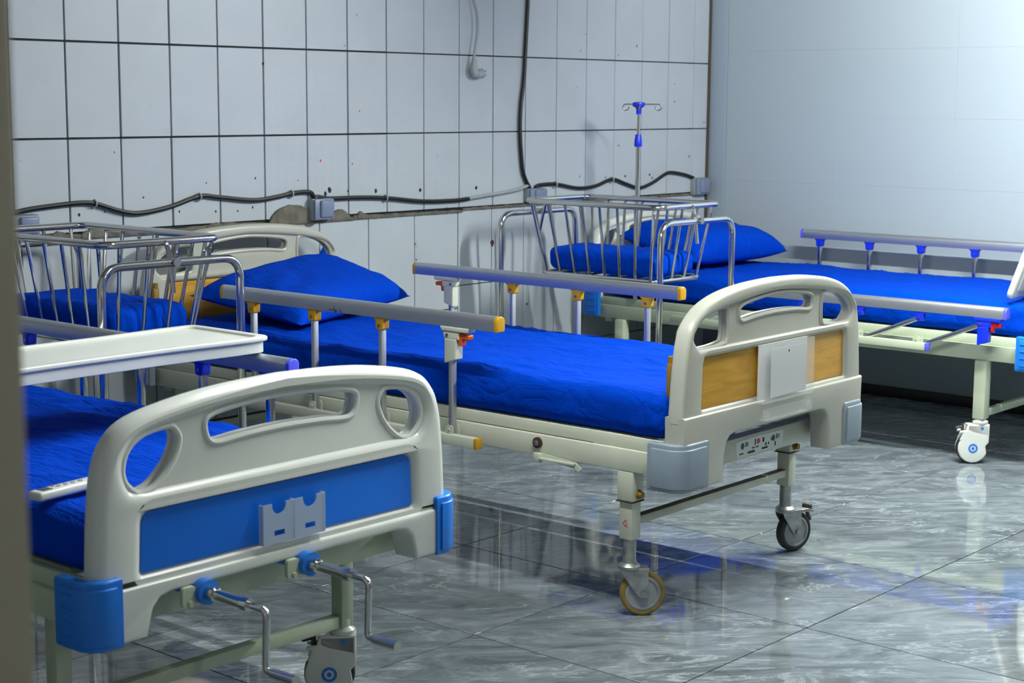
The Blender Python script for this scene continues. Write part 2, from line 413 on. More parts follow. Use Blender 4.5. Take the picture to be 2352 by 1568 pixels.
# ceiling tube lamps hung on rods (two hang above the frame, the third is added fill)
def tube_lamp(x, y, label, w=1.0):
    t = empty('ceiling_lamp', (x, y, ZC)); zt = LAMP_Z-ZC
    em = bpy.data.materials.new('tube_glow'); em.use_nodes = True; MATS['tube_glow'] = em
    pe = em.node_tree.nodes['Principled BSDF']; pe.inputs['Emission Color'].default_value = LAMP_C
    pe.inputs['Emission Strength'].default_value = LAMP_W*w/(pi*2*pi*.013*1.2)
    q = MB(); q.lohi((-.03, -.63, zt+.022), (.03, .63, zt+.06), .006); q.build('housing', 'white_plastic', t)
    for e in (-.45, .45):
        q = MB(); q.cyl((0, e, zt+.055), (0, e, 0), .006, 8); q.build('rod', 'white_plastic', t)
        q = MB(); q.lohi((-.012, e*1.36-.012, zt-.016), (.012, e*1.36+.012, zt+.024), .003); q.build('lamp_holder', 'white_plastic', t)
    q = MB(); q.cyl((0, -.6, zt), (0, .6, zt), .013, 12); q.build('tube', 'tube_glow', t)
    tag(t, label, 'lamp')
tube_lamp(1.37, -2.4, 'white tube lamp hung from the ceiling above the gap beside the plain wall bed', 1.34)
tube_lamp(-.97, -2.4, 'white tube lamp hung from the ceiling above the bed with the tray', .47)
tube_lamp(-1.2, -4.7, 'added fill tube lamp, unseen, hung from the ceiling near the door', .16)  # weak fill, added to brighten the left bed's front and legs

# ------------------------------------------------------------------ wall cables, boxes, plug
def cable(name, pts, r, m, label, y=-.012):
    P = catmull([(x, y, z) for x, z in pts], 6, False)
    return P, MB().tube(P, r, 8)
root = empty('power_cable', (-.3, -.02, 0)); o_ = (.3, .02, 0)
def rel(P, c): return [(p[0]-c[0], p[1]-c[1], p[2]-c[2]) for p in P]
def run(name, pts, r, m, label, clips, cat='cable', y=-.014):
    base = (pts[0][0], y, pts[0][1]); t = empty(name, base)
    MB().tube(rel(catmull([(x, y, z) for x, z in pts], 6, False), base), r, 8).build('cable', m, t)
    for (x, z) in clips:
        q = MB(); q.tube([(x-base[0]+.004*dx, r*1.35*sin(a)-.0, z-base[2]+r*1.35*cos(a)) for dx, a in [(0, i*pi/8) for i in range(-9, 10)]], .003, 6); q.box((x-base[0], .008, z-base[2]-.012), (.012, .008, .012), .002); q.build('clip', 'cable_grey', t)
    tag(t, label, cat); return t
bpy.data.objects.remove(root)
run('power_cable', [(-1.15,.955),(-.95,.972),(-.879,.981),(-.807,.991),(-.685,1.0),(-.61,1.0025),(-.559,.996),(-.464,.968),(-.384,.958),(-.258,.974),(-.132,1.005),(-.045,.998),(.115,.981),(.229,.989),(.30,.999),(.383,1.001),(.405,.985),(.41,.972)], .0085, 'cable_black', 'thick black cable waving along the tiled wall above the left bassinet', [(-.567,.999),(-.132,1.004),(.296,.998)])
run('power_cable', [(.41,.970),(.425,.981),(.489,.972),(.626,.970),(.786,.962),(.987,.941),(1.17,.936),(1.27,.94)], .0085, 'cable_black', 'black cable running right from the wall box above the wooden headboard', [(.786,.962)])
run('power_cable', [(1.22,.937),(1.354,.948),(1.48,.957),(1.577,.966),(1.66,.985)], .0075, 'cable_grey', 'grey cable joining the black cable to the box behind the right bassinet', [])
run('power_cable', [(1.70,.968),(1.722,.980),(1.835,.981),(1.994,.958),(2.121,.963),(2.243,.989),(2.349,.965),(2.451,.943),(2.554,.962),(2.658,1.0),(2.711,1.007),(2.82,.993),(2.894,.976)], .008, 'cable_black', 'black cable waving behind the drip pole towards the corner', [(1.835,.981),(2.243,.988)])
run('power_cable', [(1.652,2.1),(1.641,1.80),(1.627,1.583),(1.617,1.437),(1.599,1.327),(1.594,1.216),(1.604,1.105),(1.619,1.031),(1.665,.962)], .0085, 'cable_black', 'black cable hanging straight down the tiled wall', [])
run('wall_conduit', [(3.02,2.6),(3.022,1.8),(3.02,1.3),(3.018,1.0),(3.015,.62)], .0075, 'brown_pipe', 'thin brown pipe running down the corner of the tiled wall', [], 'pipe', -.006)
def wall_box(x0, x1, z0, z1, label, d=.055):
    w, h = x1-x0, z1-z0; t = empty('wall_box', (x0, -.001, z0))
    q = MB(); q.lohi((0, -d*.55, 0), (w, 0, h), .004); q.build('back_box', 'box_plastic', t)
    q = MB(); q.lohi((w*.02, -d*.8, h*.01), (w*.98, -d*.55, h*.99), .006); c = q.build('cover', 'box_cover', t)
    q = MB(); q.box((w*.58, -d*.84, h*.52), (w*.66, d*.3, h*.82), .008, 3, Matrix.Rotation(.06, 4, 'X')); q.build('flap', 'box_cover', c)
    tag(t, label, 'junction box', 'wall boxes along the cable'); return t
wall_box(.385, .487, .895, .975, 'grey-blue wall box sitting on broken mortar above the wooden headboard')
wall_box(1.632, 1.745, .912, .968, 'grey wall box half hidden behind the right bassinet rim')
wall_box(2.885, 2.995, .893, .975, 'grey-blue wall box in the corner beside the plain wall')
wall_box(-.90, -.795, .905, .975, 'dark grey wall box behind the left bassinet at the door edge')
t = empty('power_plug', (1.283, -.03, 1.45))
MB().tube(rel(catmull([(1.25,-.02,2.2),(1.272,-.02,1.9),(1.287,-.025,1.75),(1.301,-.03,1.696),(1.304,-.03,1.626),(1.291,-.03,1.556),(1.283,-.03,1.515)], 6, False), (1.283,-.03,1.45)), .0055, 8).build('cord', 'cable_grey', t)
q = MB(); q.tube([(0,0,.066),(0,0,.05),(-.002,0,.03),(-.001,0,.012),(.006,0,0),(.02,0,-.004)], [.008,.011,.015,.018,.018,.015], 12); q.cyl((.012,0,-.002),(.045,-.004,.004), .019, 14); q.build('plug_body', 'cable_grey', t)
q = MB()
for dz in (-.008, .008): q.cyl((.045, -.004, .004+dz), (.066, -.007, .005+dz), .0026, 8)
q.build('pin', 'steel', t)
tag(t, 'grey two-pin plug hanging on a grey cord before the tiled wall', 'plug')

# ------------------------------------------------------------------ bedding
def soft_box(lo, hi, r, n, disp=None):
    """rounded box with a dense grid on its faces"""
    nx, ny, nz = n; q = MB(); L = Vector(lo); H = Vector(hi); idx = {}
    def pt(i, j, k):
        p = Vector((L.x+(H.x-L.x)*i/nx, L.y+(H.y-L.y)*j/ny, L.z+(H.z-L.z)*k/nz))
        c = Vector([min(max(p[a], L[a]+r), H[a]-r) for a in range(3)]); d = p-c
        if d.length > 1e-9: p = c+d.normalized()*r
        return disp(p) if disp else p
    V = []; F = []
    def vid(i, j, k):
        if (i,j,k) not in idx: idx[(i,j,k)] = len(V); V.append(tuple(pt(i,j,k)))
        return idx[(i,j,k)]
    for i in range(nx):
        for j in range(ny):
            for k in (0, nz): F.append((vid(i,j,k), vid(i+1,j,k), vid(i+1,j+1,k), vid(i,j+1,k)))
    for i in range(nx):
        for k in range(nz):
            for j in (0, ny): F.append((vid(i,j,k), vid(i+1,j,k), vid(i+1,j,k+1), vid(i,j,k+1)))
    for j in range(ny):
        for k in range(nz):
            for i in (0, nx): F.append((vid(i,j,k), vid(i,j+1,k), vid(i,j+1,k+1), vid(i,j,k+1)))
    return q.add(V, F)
def ridged(x, y, z, s): return 1-abs(mnoise.noise((x, y, z+s)))*2
def make_mattress(x0, x1, y0, y1, z0, z1, rz, cx, cy, label, seed, sag=.02):
    def disp(p):
        ft = (p.z-z0)/(z1-z0)
        if ft > .55:
            w = .006*ridged(p.x*6+p.y*.8, p.y*1.4, 0, seed)+.005*mnoise.noise((p.x*3, p.y*2.2, seed))+.007*max(0, ridged(p.x*7+p.y*3, p.y*2.6, 2, seed))**4+.004*max(0, ridged(p.x*14-p.y*2, p.y*5, 7, seed))**4
            p = p + Vector((0, 0, w*ft - sag*ft*(max(0, (p.x-x0)/(x1-x0)-.1))**1.5))
        side = .006*ridged(p.y*2.2+p.z*3, p.z*7, p.x, seed+4)+.004*mnoise.noise((p.y*6, p.z*9, p.x*6+seed))
        dx = (1 if p.x > (x0+x1)/2 else -1) if abs(abs(p.x-(x0+x1)/2)-(x1-x0)/2) < .05 else 0
        dy = (1 if p.y > (y0+y1)/2 else -1) if abs(abs(p.y-(y0+y1)/2)-(y1-y0)/2) < .05 else 0
        p = p + Vector((dx*side, dy*side, 0)); return p
    q = soft_box((x0,y0,z0), (x1,y1,z1), .04, (60, 140, 14), disp)
    o = q.build('mattress', 'blue_sheet', None, angle=80); o.location = (cx, cy, 0); o.rotation_euler = (0,0,rz)
    return tag(o, label, 'mattress', 'blue sheeted bed mattresses')
def make_pillow(cor, thick, label, seed, nrm=None, tip=None):
    """cor: front-left, front-right, back-right, back-left corners"""
    A, B_, C_, D = [Vector(c) for c in cor]; n = 36; V = []; F = []
    N = ((B_-A).cross(D-A)).normalized() if nrm is None else Vector(nrm).normalized()
    def pos(u, v, s):
        e = 1.0
        uu, vv = 2*u-1, 2*v-1
        pinch = .055
        uu2 = uu*(1-pinch*(1-vv*vv)*abs(uu)**3*1.6); vv2 = vv*(1-pinch*(1-uu*uu)*abs(vv)**3*1.6)
        a, c = (uu2+1)/2, (vv2+1)/2
        p = A*(1-a)*(1-c)+B_*a*(1-c)+C_*a*c+D*(1-a)*c
        if tip: p = p+Vector(tip)*(u*v)**14
        h = ((1-uu**4)*(1-vv**4))**.55*thick
        w = .007*mnoise.noise((u*5, v*5, seed))+.006*ridged(u*4+v, v*5, 0, seed)
        edge = min(1-abs(uu), 1-abs(vv)); w *= min(1, edge*5)
        if s > 0: return p+N*(h*.62+w)
        return p-N*(h*.30)
    ids = {}
    def vid(i, j, s):
        if i in (0, n) or j in (0, n): s = 0
        k = (i, j, s)
        if k not in ids: ids[k] = len(V); V.append(tuple(pos(i/n, j/n, s if s else 1)))
        return ids[k]
    for i in range(n):
        for j in range(n):
            for s in (1, -1):
                f = (vid(i,j,s), vid(i+1,j,s), vid(i+1,j+1,s), vid(i,j+1,s)); F.append(f if s > 0 else f[::-1])
    o = MB().add(V, F).build('pillow', 'blue_sheet', None, angle=80)
    return tag(o, label, 'pillow', 'blue pillows on the beds')

# ------------------------------------------------------------------ hospital beds
A_STYLE = dict(
    out=[(.458,.556),(.448,.668),(.435,.745),(.41,.792),(.354,.832),(.267,.858),(.142,.873),(0,.878)],
    zb=.54, hole=[(.247,.742),(.247,.806),(.262,.817),(.31,.811),(.357,.796),(.390,.772),(.399,.749),(.390,.731),(.362,.724),(.275,.728)],
    slot_t=[(-.190,.795),(-.178,.815),(-.1,.828),(0,.834),(.1,.828),(.178,.815),(.190,.795)], slot_b=[(.172,.780),(.1,.786),(0,.789),(-.1,.786),(-.172,.780)],
    recess=[(.372,.723),(.402,.752),(.392,.775),(.356,.799),(.25,.821),(.1,.835),(0,.838)], rec_b=.719,
    panel=(.367,.566,.704), th=.05, bev=.013, skirt_top=.556, skirt_bot=.487, leg_in=.27, leg_bot=.364, leg_out=.452, bump=(.352,.477,.363,.489),
    board='ivory', panelm='wood', bumpm='grey_plastic', frame='cream_paint', fit='yellow', cap='yellow', post='aluminium', lever='orange', latch='cream_paint')
B_STYLE = dict(
    out=[(.455,.472),(.453,.52),(.448,.605),(.437,.69),(.412,.745),(.36,.780),(.25,.802),(.14,.813),(0,.818)],
    zb=.46, hole=[(.262,.72),(.27,.742),(.288,.748),(.335,.739),(.364,.72),(.376,.692),(.372,.668),(.352,.648),(.335,.646),(.31,.657),(.28,.685)],
    slot_t=[(-.196,.738),(-.182,.758),(-.1,.770),(0,.775),(.1,.770),(.182,.758),(.196,.738)], slot_b=[(.176,.711),(.1,.714),(0,.717),(-.1,.714),(-.176,.711)],
    recess=[(.33,.644),(.365,.652),(.378,.69),(.366,.722),(.336,.742),(.25,.758),(.1,.774),(0,.779)], rec_b=.636,
    panel=(.352,.490,.604), th=.056, bev=.024, skirt_top=.474, skirt_bot=.449, leg_in=.345, leg_bot=.374, leg_out=.452, bump=(.408,.480,.370,.500),
    board='white_plastic', panelm='blue_panel', bumpm='blue_plastic', frame='cream_green', fit='blue_fitting', cap='violet_cap', post='chrome', lever='red', latch='blue_fitting')

def make_board(s, parent, name, y, face, dz=0):
    """foot or head board; y is its outer plane, face -1 looks to -y"""
    th, bev = s['th'], s['bev']; yc = y - face*th/2
    o = s['out']; zb = s['zb']
    outer = [(o[0][0], zb)]+catmull(o, 5, False)
    outer = outer + mirror(outer)[1:]
    gr = .0075
    cxh = sum(p[0] for p in s['hole'])/len(s['hole']); czh = sum(p[1] for p in s['hole'])/len(s['hole'])
    def grow(p, c, g): d = Vector((p[0]-c[0], p[1]-c[1])); l = d.length; d = d*(l+g)/l; return (c[0]+d.x, c[1]+d.y)
    hr = catmull([grow(p, (cxh, czh), gr) for p in s['hole']], 4); hl = mirror(hr)
    zm = (s['slot_t'][0][1]+s['slot_b'][0][1])/2
    st_ = [(x, z+.003) for x, z in s['slot_t']]; st_[0] = (st_[0][0], st_[0][1]-.003); st_[-1] = (st_[-1][0], st_[-1][1]-.003)
    slot = catmull(st_+[(x, z-.004) for x, z in s['slot_b']], 5)
    rc = catmull([grow(p, (0, s['rec_b']+.06), .006) for p in s['recess']], 4, False); rec = rc+mirror(rc)[1:]
    px, p0, p1 = s['panel']
    pan = rpoly([(-px,p0),(px,p0),(px-.006,p1),(-px+.006,p1)], [.008,.008,.024,.024])
    q = MB()
    q.slab([outer, rec, pan], th, bev, XZ(yc))                     # thick outer frame
    q.slab([outer[2:-2] and [(x*.985, z-.006 if z > .6 else z) for x, z in outer], hr, hl, slot], th*.5, .004, XZ(yc))   # thinner core with the grips cut through
    for h in (hr, hl, slot):                                        # rounded bead round every grip
        for sy in (-1, 1): q.tube([(x, yc+sy*th*.22, z) for x, z in h], .0065, 8, True)
    # skirt with the corner feet
    st, sb, li, lb, lo_ = s['skirt_top'], s['skirt_bot'], s['leg_in'], s['leg_bot'], s['leg_out']
    half = [(0, sb), (li-.06, sb), (li-.02, sb-.008), (li, sb-.035), (li+.006, lb), (lo_, lb), (lo_+.006, st-.002), (0, st-.002)]
    sk = [(0, sb), (li-.05, sb), (li-.025, sb-.005), (li-.008, sb-.022), (li, sb-.05), (li+.006, lb), (lo_, lb), (lo_+.006, st)]
    sk = sk + mirror(sk)[:-1]
    q.slab([sk], th+.014, .007, XZ(yc))
    b = q.build(name, s['board'], parent)
    q = MB(); q.slab([rpoly([(-px,p0),(px,p0),(px-.006,p1),(-px+.006,p1)], [.008,.008,.024,.024])], th*.62, .001, XZ(yc)); q.build('inlay_panel', s['panelm'], b)
    b0, b1, bz0, bz1 = s['bump']; hb = bz1-bz0
    for sx in (-1, 1):
        R = .045; yo = y+face*.012; D = .105
        prof = [(b0, yo), (b1-R, yo)]+[(b1-R+R*sin(a), yo-face*(R-R*cos(a))) for a in [pi/2*i/6 for i in range(1, 7)]]+[(b1, yo-face*D), (b1-.022, yo-face*D), (b1-.022, yo-face*.03), (b0, yo-face*.03)]
        prof = [(sx*x, yy) for x, yy in prof]
        q = MB(); q.slab([prof], hb, .006, XY((bz0+bz1)/2), 3)
        R2 = R+.003; yo2 = yo+face*.004
        prof2 = [(b0+.012, yo2), (b1-R, yo2)]+[(b1-R+R2*sin(a), yo2-face*(R2-R2*cos(a))) for a in [pi/2*i/6 for i in range(1, 7)]]+[(b1+.003, yo-face*(D-.012)), (b1-.01, yo-face*(D-.012)), (b1-.012, yo-face*.03), (b0+.012, yo-face*.012)]
        q.slab([[(sx*x, yy) for x, yy in prof2]], hb-.024, .003, XY((bz0+bz1)/2-.002), 2)
        if s is B_STYLE:
            for k in range(4): q.lohi((sx*(b1-.004), yo-face*.05, bz0+.022+k*.026), (sx*(b1+.006), yo-face*.088, bz0+.026+k*.026), .002)
        q.build('bumper', s['bumpm'], b)
    return b

def add_rail(s, root, x, ys, ye, posts, bases=None, zt=.765, zl=(.39,.42), lowered=(0,0), latch=None, mark=False, lower=None):
    """side rail: bar along y from ys to ye; posts at the given y; lowered shifts the top (dy, dz)"""
    sx = 1 if x > 0 else -1; dy, dz = lowered
    zb = .43
    q = MB(); prof = [(-.015,-.042),(.015,-.042),(.0165,-.030),(.0165,-.014)]+[(.0165*cos(a), -.014+.014*sin(a)) for a in [pi*i/8 for i in range(1, 8)]]+[(-.0165,-.014),(-.0165,-.030)]
    q.slab([prof], ye-ys, 0, Matrix.Translation((x, (ys+ye)/2+dy, zt+dz)) @ Matrix(((1,0,0,0),(0,0,-1,0),(0,1,0,0),(0,0,0,1))))
    rail = q.build('side_rail', 'aluminium', root)
    for yy, d in ((ys, -1), (ye, 1)):
        q = MB(); q.slab([[(a*1.04, b_*1.03) for a, b_ in prof]], .014, .003, Matrix.Translation((x, yy+dy+d*.006, zt+dz)) @ Matrix(((1,0,0,0),(0,0,-1,0),(0,1,0,0),(0,0,0,1)))); q.build('end_cap', s['cap'], rail)
    lx = x+sx*.012
    lo0, lo1 = lower or (min(posts)-.11, max(posts)+.11)
    q = MB(); q.lohi((lx-.012, lo0, zl[0]), (lx+.012, lo1, zl[1]), .002); q.build('lower_bar', s['frame'], rail)
    q = MB(); q.lohi((lx-.0126, lo0-.012, zl[0]-.0006), (lx+.0126, lo0, zl[1]+.0006), .002); q.build('end_cap', s['cap'], rail)
    for i, py in enumerate(posts):
        top = Vector((x, py+dy, zt-.066+dz)); bot = Vector((x, py, zb))
        is_l = latch is not None and i == latch[0]
        q = MB(); ax = (top-bot); Lh = ax.length; ang = math.atan2(ax.y, ax.z)
        q.box((bot+top)/2, (.020, .017, Lh+.03), .005, 3, Matrix.Rotation(-ang, 4, 'X')); q.build('post', s['post'], rail)
        q = MB()
        for e in (-1, 1): q.slab([rpoly([(py-.014, zl[1]-.012), (py+.014, zl[1]-.012), (py+.014, zl[1]+.024), (py-.014, zl[1]+.024)], [0,0,.012,.012])], .003, 0, YZ(x+e*.0135))
        q.cyl((x-.019, py, zl[1]+.012), (x+.019, py, zl[1]+.012), .0045, 10)
        q.build('base_bracket', s['frame'], rail)
        zz = zt-.042+dz; yy = py+dy
        if not is_l:
            q = MB(); q.slab([rpoly([(yy-.024, zz), (yy-.020, zz-.006), (yy-.016, zz-.008), (yy-.014, zz-.036), (yy+.014, zz-.036), (yy+.016, zz-.008), (yy+.020, zz-.006), (yy+.024, zz)], [0,.002,.002,.008,.008,.002,.002,0])], .027, .002, YZ(x))
            q.build('hinge_bracket', s['fit'], rail)
            q = MB(); q.cyl((x-.0155, yy, zz-.022), (x+.0155, yy, zz-.022), .0045, 10); q.build('rivet', 'steel', rail)
        else:
            d = latch[1]
            q = MB(); q.slab([rpoly([(yy-d*.035, zz), (yy-d*.028, zz-.014), (yy+d*.068, zz-.014), (yy+d*.075, zz)], .004)], .034, .003, YZ(x))
            q.slab([rpoly([(yy-d*.024, zz-.014), (yy-d*.022, zz-.036), (yy+d*.034, zz-.036), (yy+d*.034, zz-.014)], [.002,.012,.002,.002])], .030, .003, YZ(x))
            q.slab([rpoly([(yy-d*.018, zz-.034), (yy-d*.018, zz-.105), (yy+d*.024, zz-.092), (yy+d*.026, zz-.034)], .004)], .032, .003, YZ(x))
            q.build('latch_block', s['latch'] if s is A_STYLE else s['fit'], rail)
            q = MB(); q.slab([rpoly([(yy+d*.030, zz-.016), (yy+d*.070, zz-.020), (yy+d*.070, zz-.034), (yy+d*.044, zz-.034), (yy+d*.042, zz-.054), (yy+d*.030, zz-.050)], .004)], .022, .004, YZ(x)); q.build('release_lever', s['lever'], rail)
            q = MB(); q.cyl((x-.017, yy-d*.008, zz-.024), (x+.017, yy-d*.008, zz-.024), .005, 10); q.build('rivet', 'steel', rail)
    if mark:
        q = MB(); xx = x+sx*.0168
        for a, b_ in (((1.225,.729),(1.215,.709)), ((1.245,.722),(1.212,.719)), ((1.200,.727),(1.190,.708))): q.tube([(xx, a[0], a[1]+zt-.757), (xx, b_[0], b_[1]+zt-.757)], .0011, 5)
        q.build('pen_mark', 'black', rail)
    return rail

def open_castor(root, x, y, ang, tyre, brake=False):
    """bare metal castor: x,y = stem; wheel trails along ang"""
    t = empty('castor', (x, y, 0), ang); t.parent = root
    stem = MB(); stem.lathe([(.019,.208),(.019,.150),(.021,.148),(.021,.143),(.026,.142),(.029,.136),(.029,.130),(.025,.126)][::-1], 20)
    return t
def castor_parts(root, x, y, ang, tyre, brake):
    M0 = Matrix.Translation((x, y, 0)) @ Matrix.Rotation(ang, 4, 'Z')     # wheel trails along local +x
    tr = .036; R = .061
    q = MB(); q.lathe([(.024,.124),(.029,.128),(.030,.136),(.024,.142),(.020,.144),(.018,.150),(.018,.212)], 20, M0)
    for sy in (-1, 1):
        pl = rpoly([(-.022,.126),(-.018,.112),(tr-.012,.052),(tr+.006,.048),(tr+.014,.056),(tr+.012,.118),(tr+.016,.126)], [.003,.01,.008,.008,.008,.003,.003])
        q.slab([pl], .003, 0, M0 @ XZ(sy*.019))
    q.slab([rpoly([(-.024,-.0195),(tr+.016,-.0195),(tr+.016,.0195),(-.024,.0195)], .006)], .006, .001, M0 @ XY(.1265))
    c = q.build('castor', 'castor_metal', root)
    WM = M0 @ Matrix.Translation((tr, 0, R)) @ Matrix.Rotation(pi/2, 4, 'X')
    q = MB(); q.lathe([(.046,-.013),(.054,-.014),(.060,-.010),(R,0),(.060,.010),(.054,.014),(.046,.013)], 40, WM, False); w = q.build('tyre', tyre, c)
    q = MB(); q.lathe([(.010,-.0125),(.0395,-.0115),(.0405,-.0145),(.045,-.0145),(.047,-.013),(.047,.013),(.045,.0145),(.0405,.0145),(.0395,.0115),(.010,.0125)], 40, WM); q.build('wheel_disc', 'wheel_grey', c)
    q = MB(); q.lathe([(.0085,-.025),(.0085,-.022),(.006,-.021),(.006,.021),(.0085,.022),(.0085,.025)], 10, WM); q.build('axle_bolt', 'steel', c)
    if brake:
        q = MB(); q.slab([rpoly([(tr-.005,.128),(tr+.045,.128),(tr+.064,.120),(tr+.066,.114),(tr+.04,.118),(tr-.005,.120)], .003)], .034, .002, M0 @ XZ(0)); q.build('brake_pedal', 'castor_metal', c)
        q = MB(); q.box(M0 @ Vector((tr+.052, 0, .131)), (.014,.03,.016), .003); q.tube([tuple(M0 @ Vector(p)) for p in ((tr+.05,0,.118),(tr+.058,0,.100),(tr+.064,0,.088))], .006, 8); q.build('brake_stop', 'dark_metal', c)
    return c
def covered_castor(root, x, y, ang):
    M0 = Matrix.Translation((x, y, 0)) @ Matrix.Rotation(ang, 4, 'Z'); tr = .03; R = .058
    q = MB()
    hood = [(-.03,.148),(-.03,.10),(-.028,.085),(-.012,.07)]
    arc = [(tr+.056*cos(a), .060+.056*sin(a)) for a in [radians(d) for d in range(200, 400, 12)]]
    pl = [(-.030,.150),(-.030,.082),(-.018,.068)]+arc+[(tr+.050,.092),(tr+.043,.107),(tr+.040,.116),(tr+.052,.118),(tr+.050,.126),(tr+.028,.128),(tr+.022,.150)]
    for sy in (-1, 1): q.slab([pl], .012, .005, M0 @ XZ(sy*.019))
    top = [(-.030,.150),(-.030,.105),(tr-.0,.118),(tr+.022,.128),(tr+.022,.150)]
    q.slab([top], .05, .004, M0 @ XZ(0))
    q.lathe([(.027,.150),(.029,.154),(.029,.160),(.024,.164),(.019,.168),(.019,.185)], 20, M0)
    c = q.build('castor', 'white_plastic', root)
    WM = M0 @ Matrix.Translation((tr, 0, R)) @ Matrix.Rotation(pi/2, 4, 'X')
    q = MB(); q.lathe([(.03,-.0115),(.055,-.0125),(R,-.008),(R,.008),(.055,.0125),(.03,.0115)], 36, WM); q.build('tyre', 'rubber_dark', c)
    for sy in (-1, 1):
        q = MB(); q.lathe([(.0,-.0004),(.0058,-.0004),(.0058,.0006),(.0,.0006)], 16, M0 @ Matrix.Translation((-.002, sy*.0254, .136)) @ Matrix.Rotation(pi/2, 4, 'X')); q.build('blue_dot', 'blue_plastic', c)
        cc = [(.0175*cos(2*pi*i/28), .0175*sin(2*pi*i/28)) for i in range(28)]; ci = [(.0112*cos(2*pi*i/28), .0112*sin(2*pi*i/28)) for i in range(28)]
        q = MB(); q.slab([cc, ci], .0012, 0, M0 @ Matrix.Translation((tr, sy*.0254, .060)) @ Matrix.Rotation(pi/2, 4, 'X'))
        q.slab([[(.0055*cos(2*pi*i/16), .0055*sin(2*pi*i/16)) for i in range(16)]], .0012, 0, M0 @ Matrix.Translation((tr, sy*.0254, .060)) @ Matrix.Rotation(pi/2, 4, 'X'))
        q.build('blue_ring', 'blue_plastic', c)
    q = MB(); q.cyl(M0 @ Vector((tr+.036,0,.118)), M0 @ Vector((tr+.036,0,.150)), .006, 10); q.tube([tuple(M0 @ Vector(p)) for p in ((tr+.036,0,.140),(tr+.062,0,.134))], .005, 8); q.build('brake_pedal', 'dark_metal', c)
    return c

def make_bed(name, s, cx, fy, yaw, L, label):
    root = empty(name, (cx, fy, 0), yaw)
    fb = make_board(s, root, 'footboard', 0, -1)
    hb = make_board(s, root, 'headboard', L, 1); hb.location.z = .028
    fm = s['frame']
    # golden clips on the inner faces
    if s is A_STYLE:
        for brd, yy, d in ((fb, s['th'], 1), (hb, L-s['th'], -1)):
            for sx in (-1, 1):
                q = MB(); q.lohi((sx*.41, yy, .60), (sx*.435, yy+d*.02, .69), .006); q.cyl((sx*.4225, yy+d*.01, .685), (sx*.4225, yy+d*.01, .705), .011, 12); q.build('fixing_clip', 'olive', brd)
    hw = .445
    for sx in (-1, 1):
        q = MB(); q.lohi((sx*(hw-.045), .075, .392), (sx*hw, L-.075, .450), .003)
        q.lohi((sx*(hw-.030), .075, .450), (sx*(hw-.012), L-.075, .484), .003)
        sb_ = q.build('side_beam', fm, root)
        if s is A_STYLE:
            q = MB(); q.lohi((sx*(hw-.031), .3, .4498), (sx*(hw-.0115), L-.3, .4522)); q.build('rust_line', 'rust_and_shade', sb_)
    for yy in (.085, L-.125):
        q = MB(); q.lohi((-hw+.03, yy, .372), (hw-.03, yy+.04, .436), .003); q.build('end_beam', fm, root)
    q = MB()
    for yy in (.5, .95, 1.4, 1.8): q.lohi((-hw+.03, yy, .41), (hw-.03, yy+.03, .44), .002)
    q.lohi((-.40, .16, .470), (.40, L-.14, .482)); q.build('bed_deck', fm, root)
    return root, fb, hb

# ---- bed with wooden panels (middle)
A, fbA, hbA = make_bed('hospital_bed', A_STYLE, .015, -2.30, radians(.6), 2.22, '')
tag(A, 'white hospital bed with wood-grain end panels and yellow rail fittings, in the middle', 'bed', 'hospital beds')
s = A_STYLE
add_rail(s, A, -.475, .60, 1.73, [.765, 1.04, 1.325, 1.60], latch=(0, -1), mark=True, lower=(.665, 1.75))
add_rail(s, A, .475, .655, 1.80, [.78, 1.065, 1.35, 1.635], latch=(3, 1), lower=(.70, 1.78))
LEGY = .200; LX = .392
for sx in (-1, 1):
    for yy in (LEGY, 2.05):
        LX = .42 if (sx < 0 and yy < 1) else .392
        if LX == .42: yy = .185
        q = MB(); q.lohi((sx*(LX-.0205), yy-.0205, .208), (sx*(LX+.0205), yy+.0205, .392), .003)
        q.lohi((sx*(LX-.025), yy-.025, .312), (sx*(LX+.025), yy+.025, .392), .003)
        lg = q.build('leg', 'cream_paint', A)
        q = MB(); q.cyl((sx*LX, yy-.026, .330), (sx*LX, yy-.040, .330), .009, 12); q.cyl((sx*LX, yy-.024, .330), (sx*LX, yy-.030, .330), .013, 6); q.build('bolt', 'olive', lg)
        q = MB(); q.lohi((sx*(LX-.0265), yy-.0265, .3095), (sx*(LX+.0265), yy+.0265, .3125)); q.build('rust_line', 'rust', lg)
        if sx < 0 and yy < 1:
            q = MB(); xx = -LX-.0212
            for a, b_ in (((.183,.262),(.193,.252)), ((.193,.252),(.181,.246)), ((.181,.262),(.179,.245)), ((.185,.250),(.177,.243))): q.tube([(xx,)+a, (xx,)+b_], .0009, 5)
            q.build('pink_scribble', 'pink_print', lg)
for yy in (LEGY, 2.05):
    q = MB(); q.lohi((-.402, yy-.012, .236), (LX-.02, yy+.012, .258), .002); cb = q.build('cross_bar', 'cream_paint', A)
    q = MB(); q.lohi((-.401, yy-.0105, .2575), (LX-.021, yy+.0115, .2590)); q.build('bar_top_shade', 'rust_and_shade', cb)  # dark brown plate paints in the shade inside an open channel
castor_parts(A, -.42, .185, radians(-44), 'rubber_tan', False)
castor_parts(A, LX, LEGY, radians(-18), 'rubber_dark', True)
castor_parts(A, -LX, 2.05, radians(40), 'rubber_dark', False)
castor_parts(A, LX, 2.05, radians(10), 'rubber_dark', True)
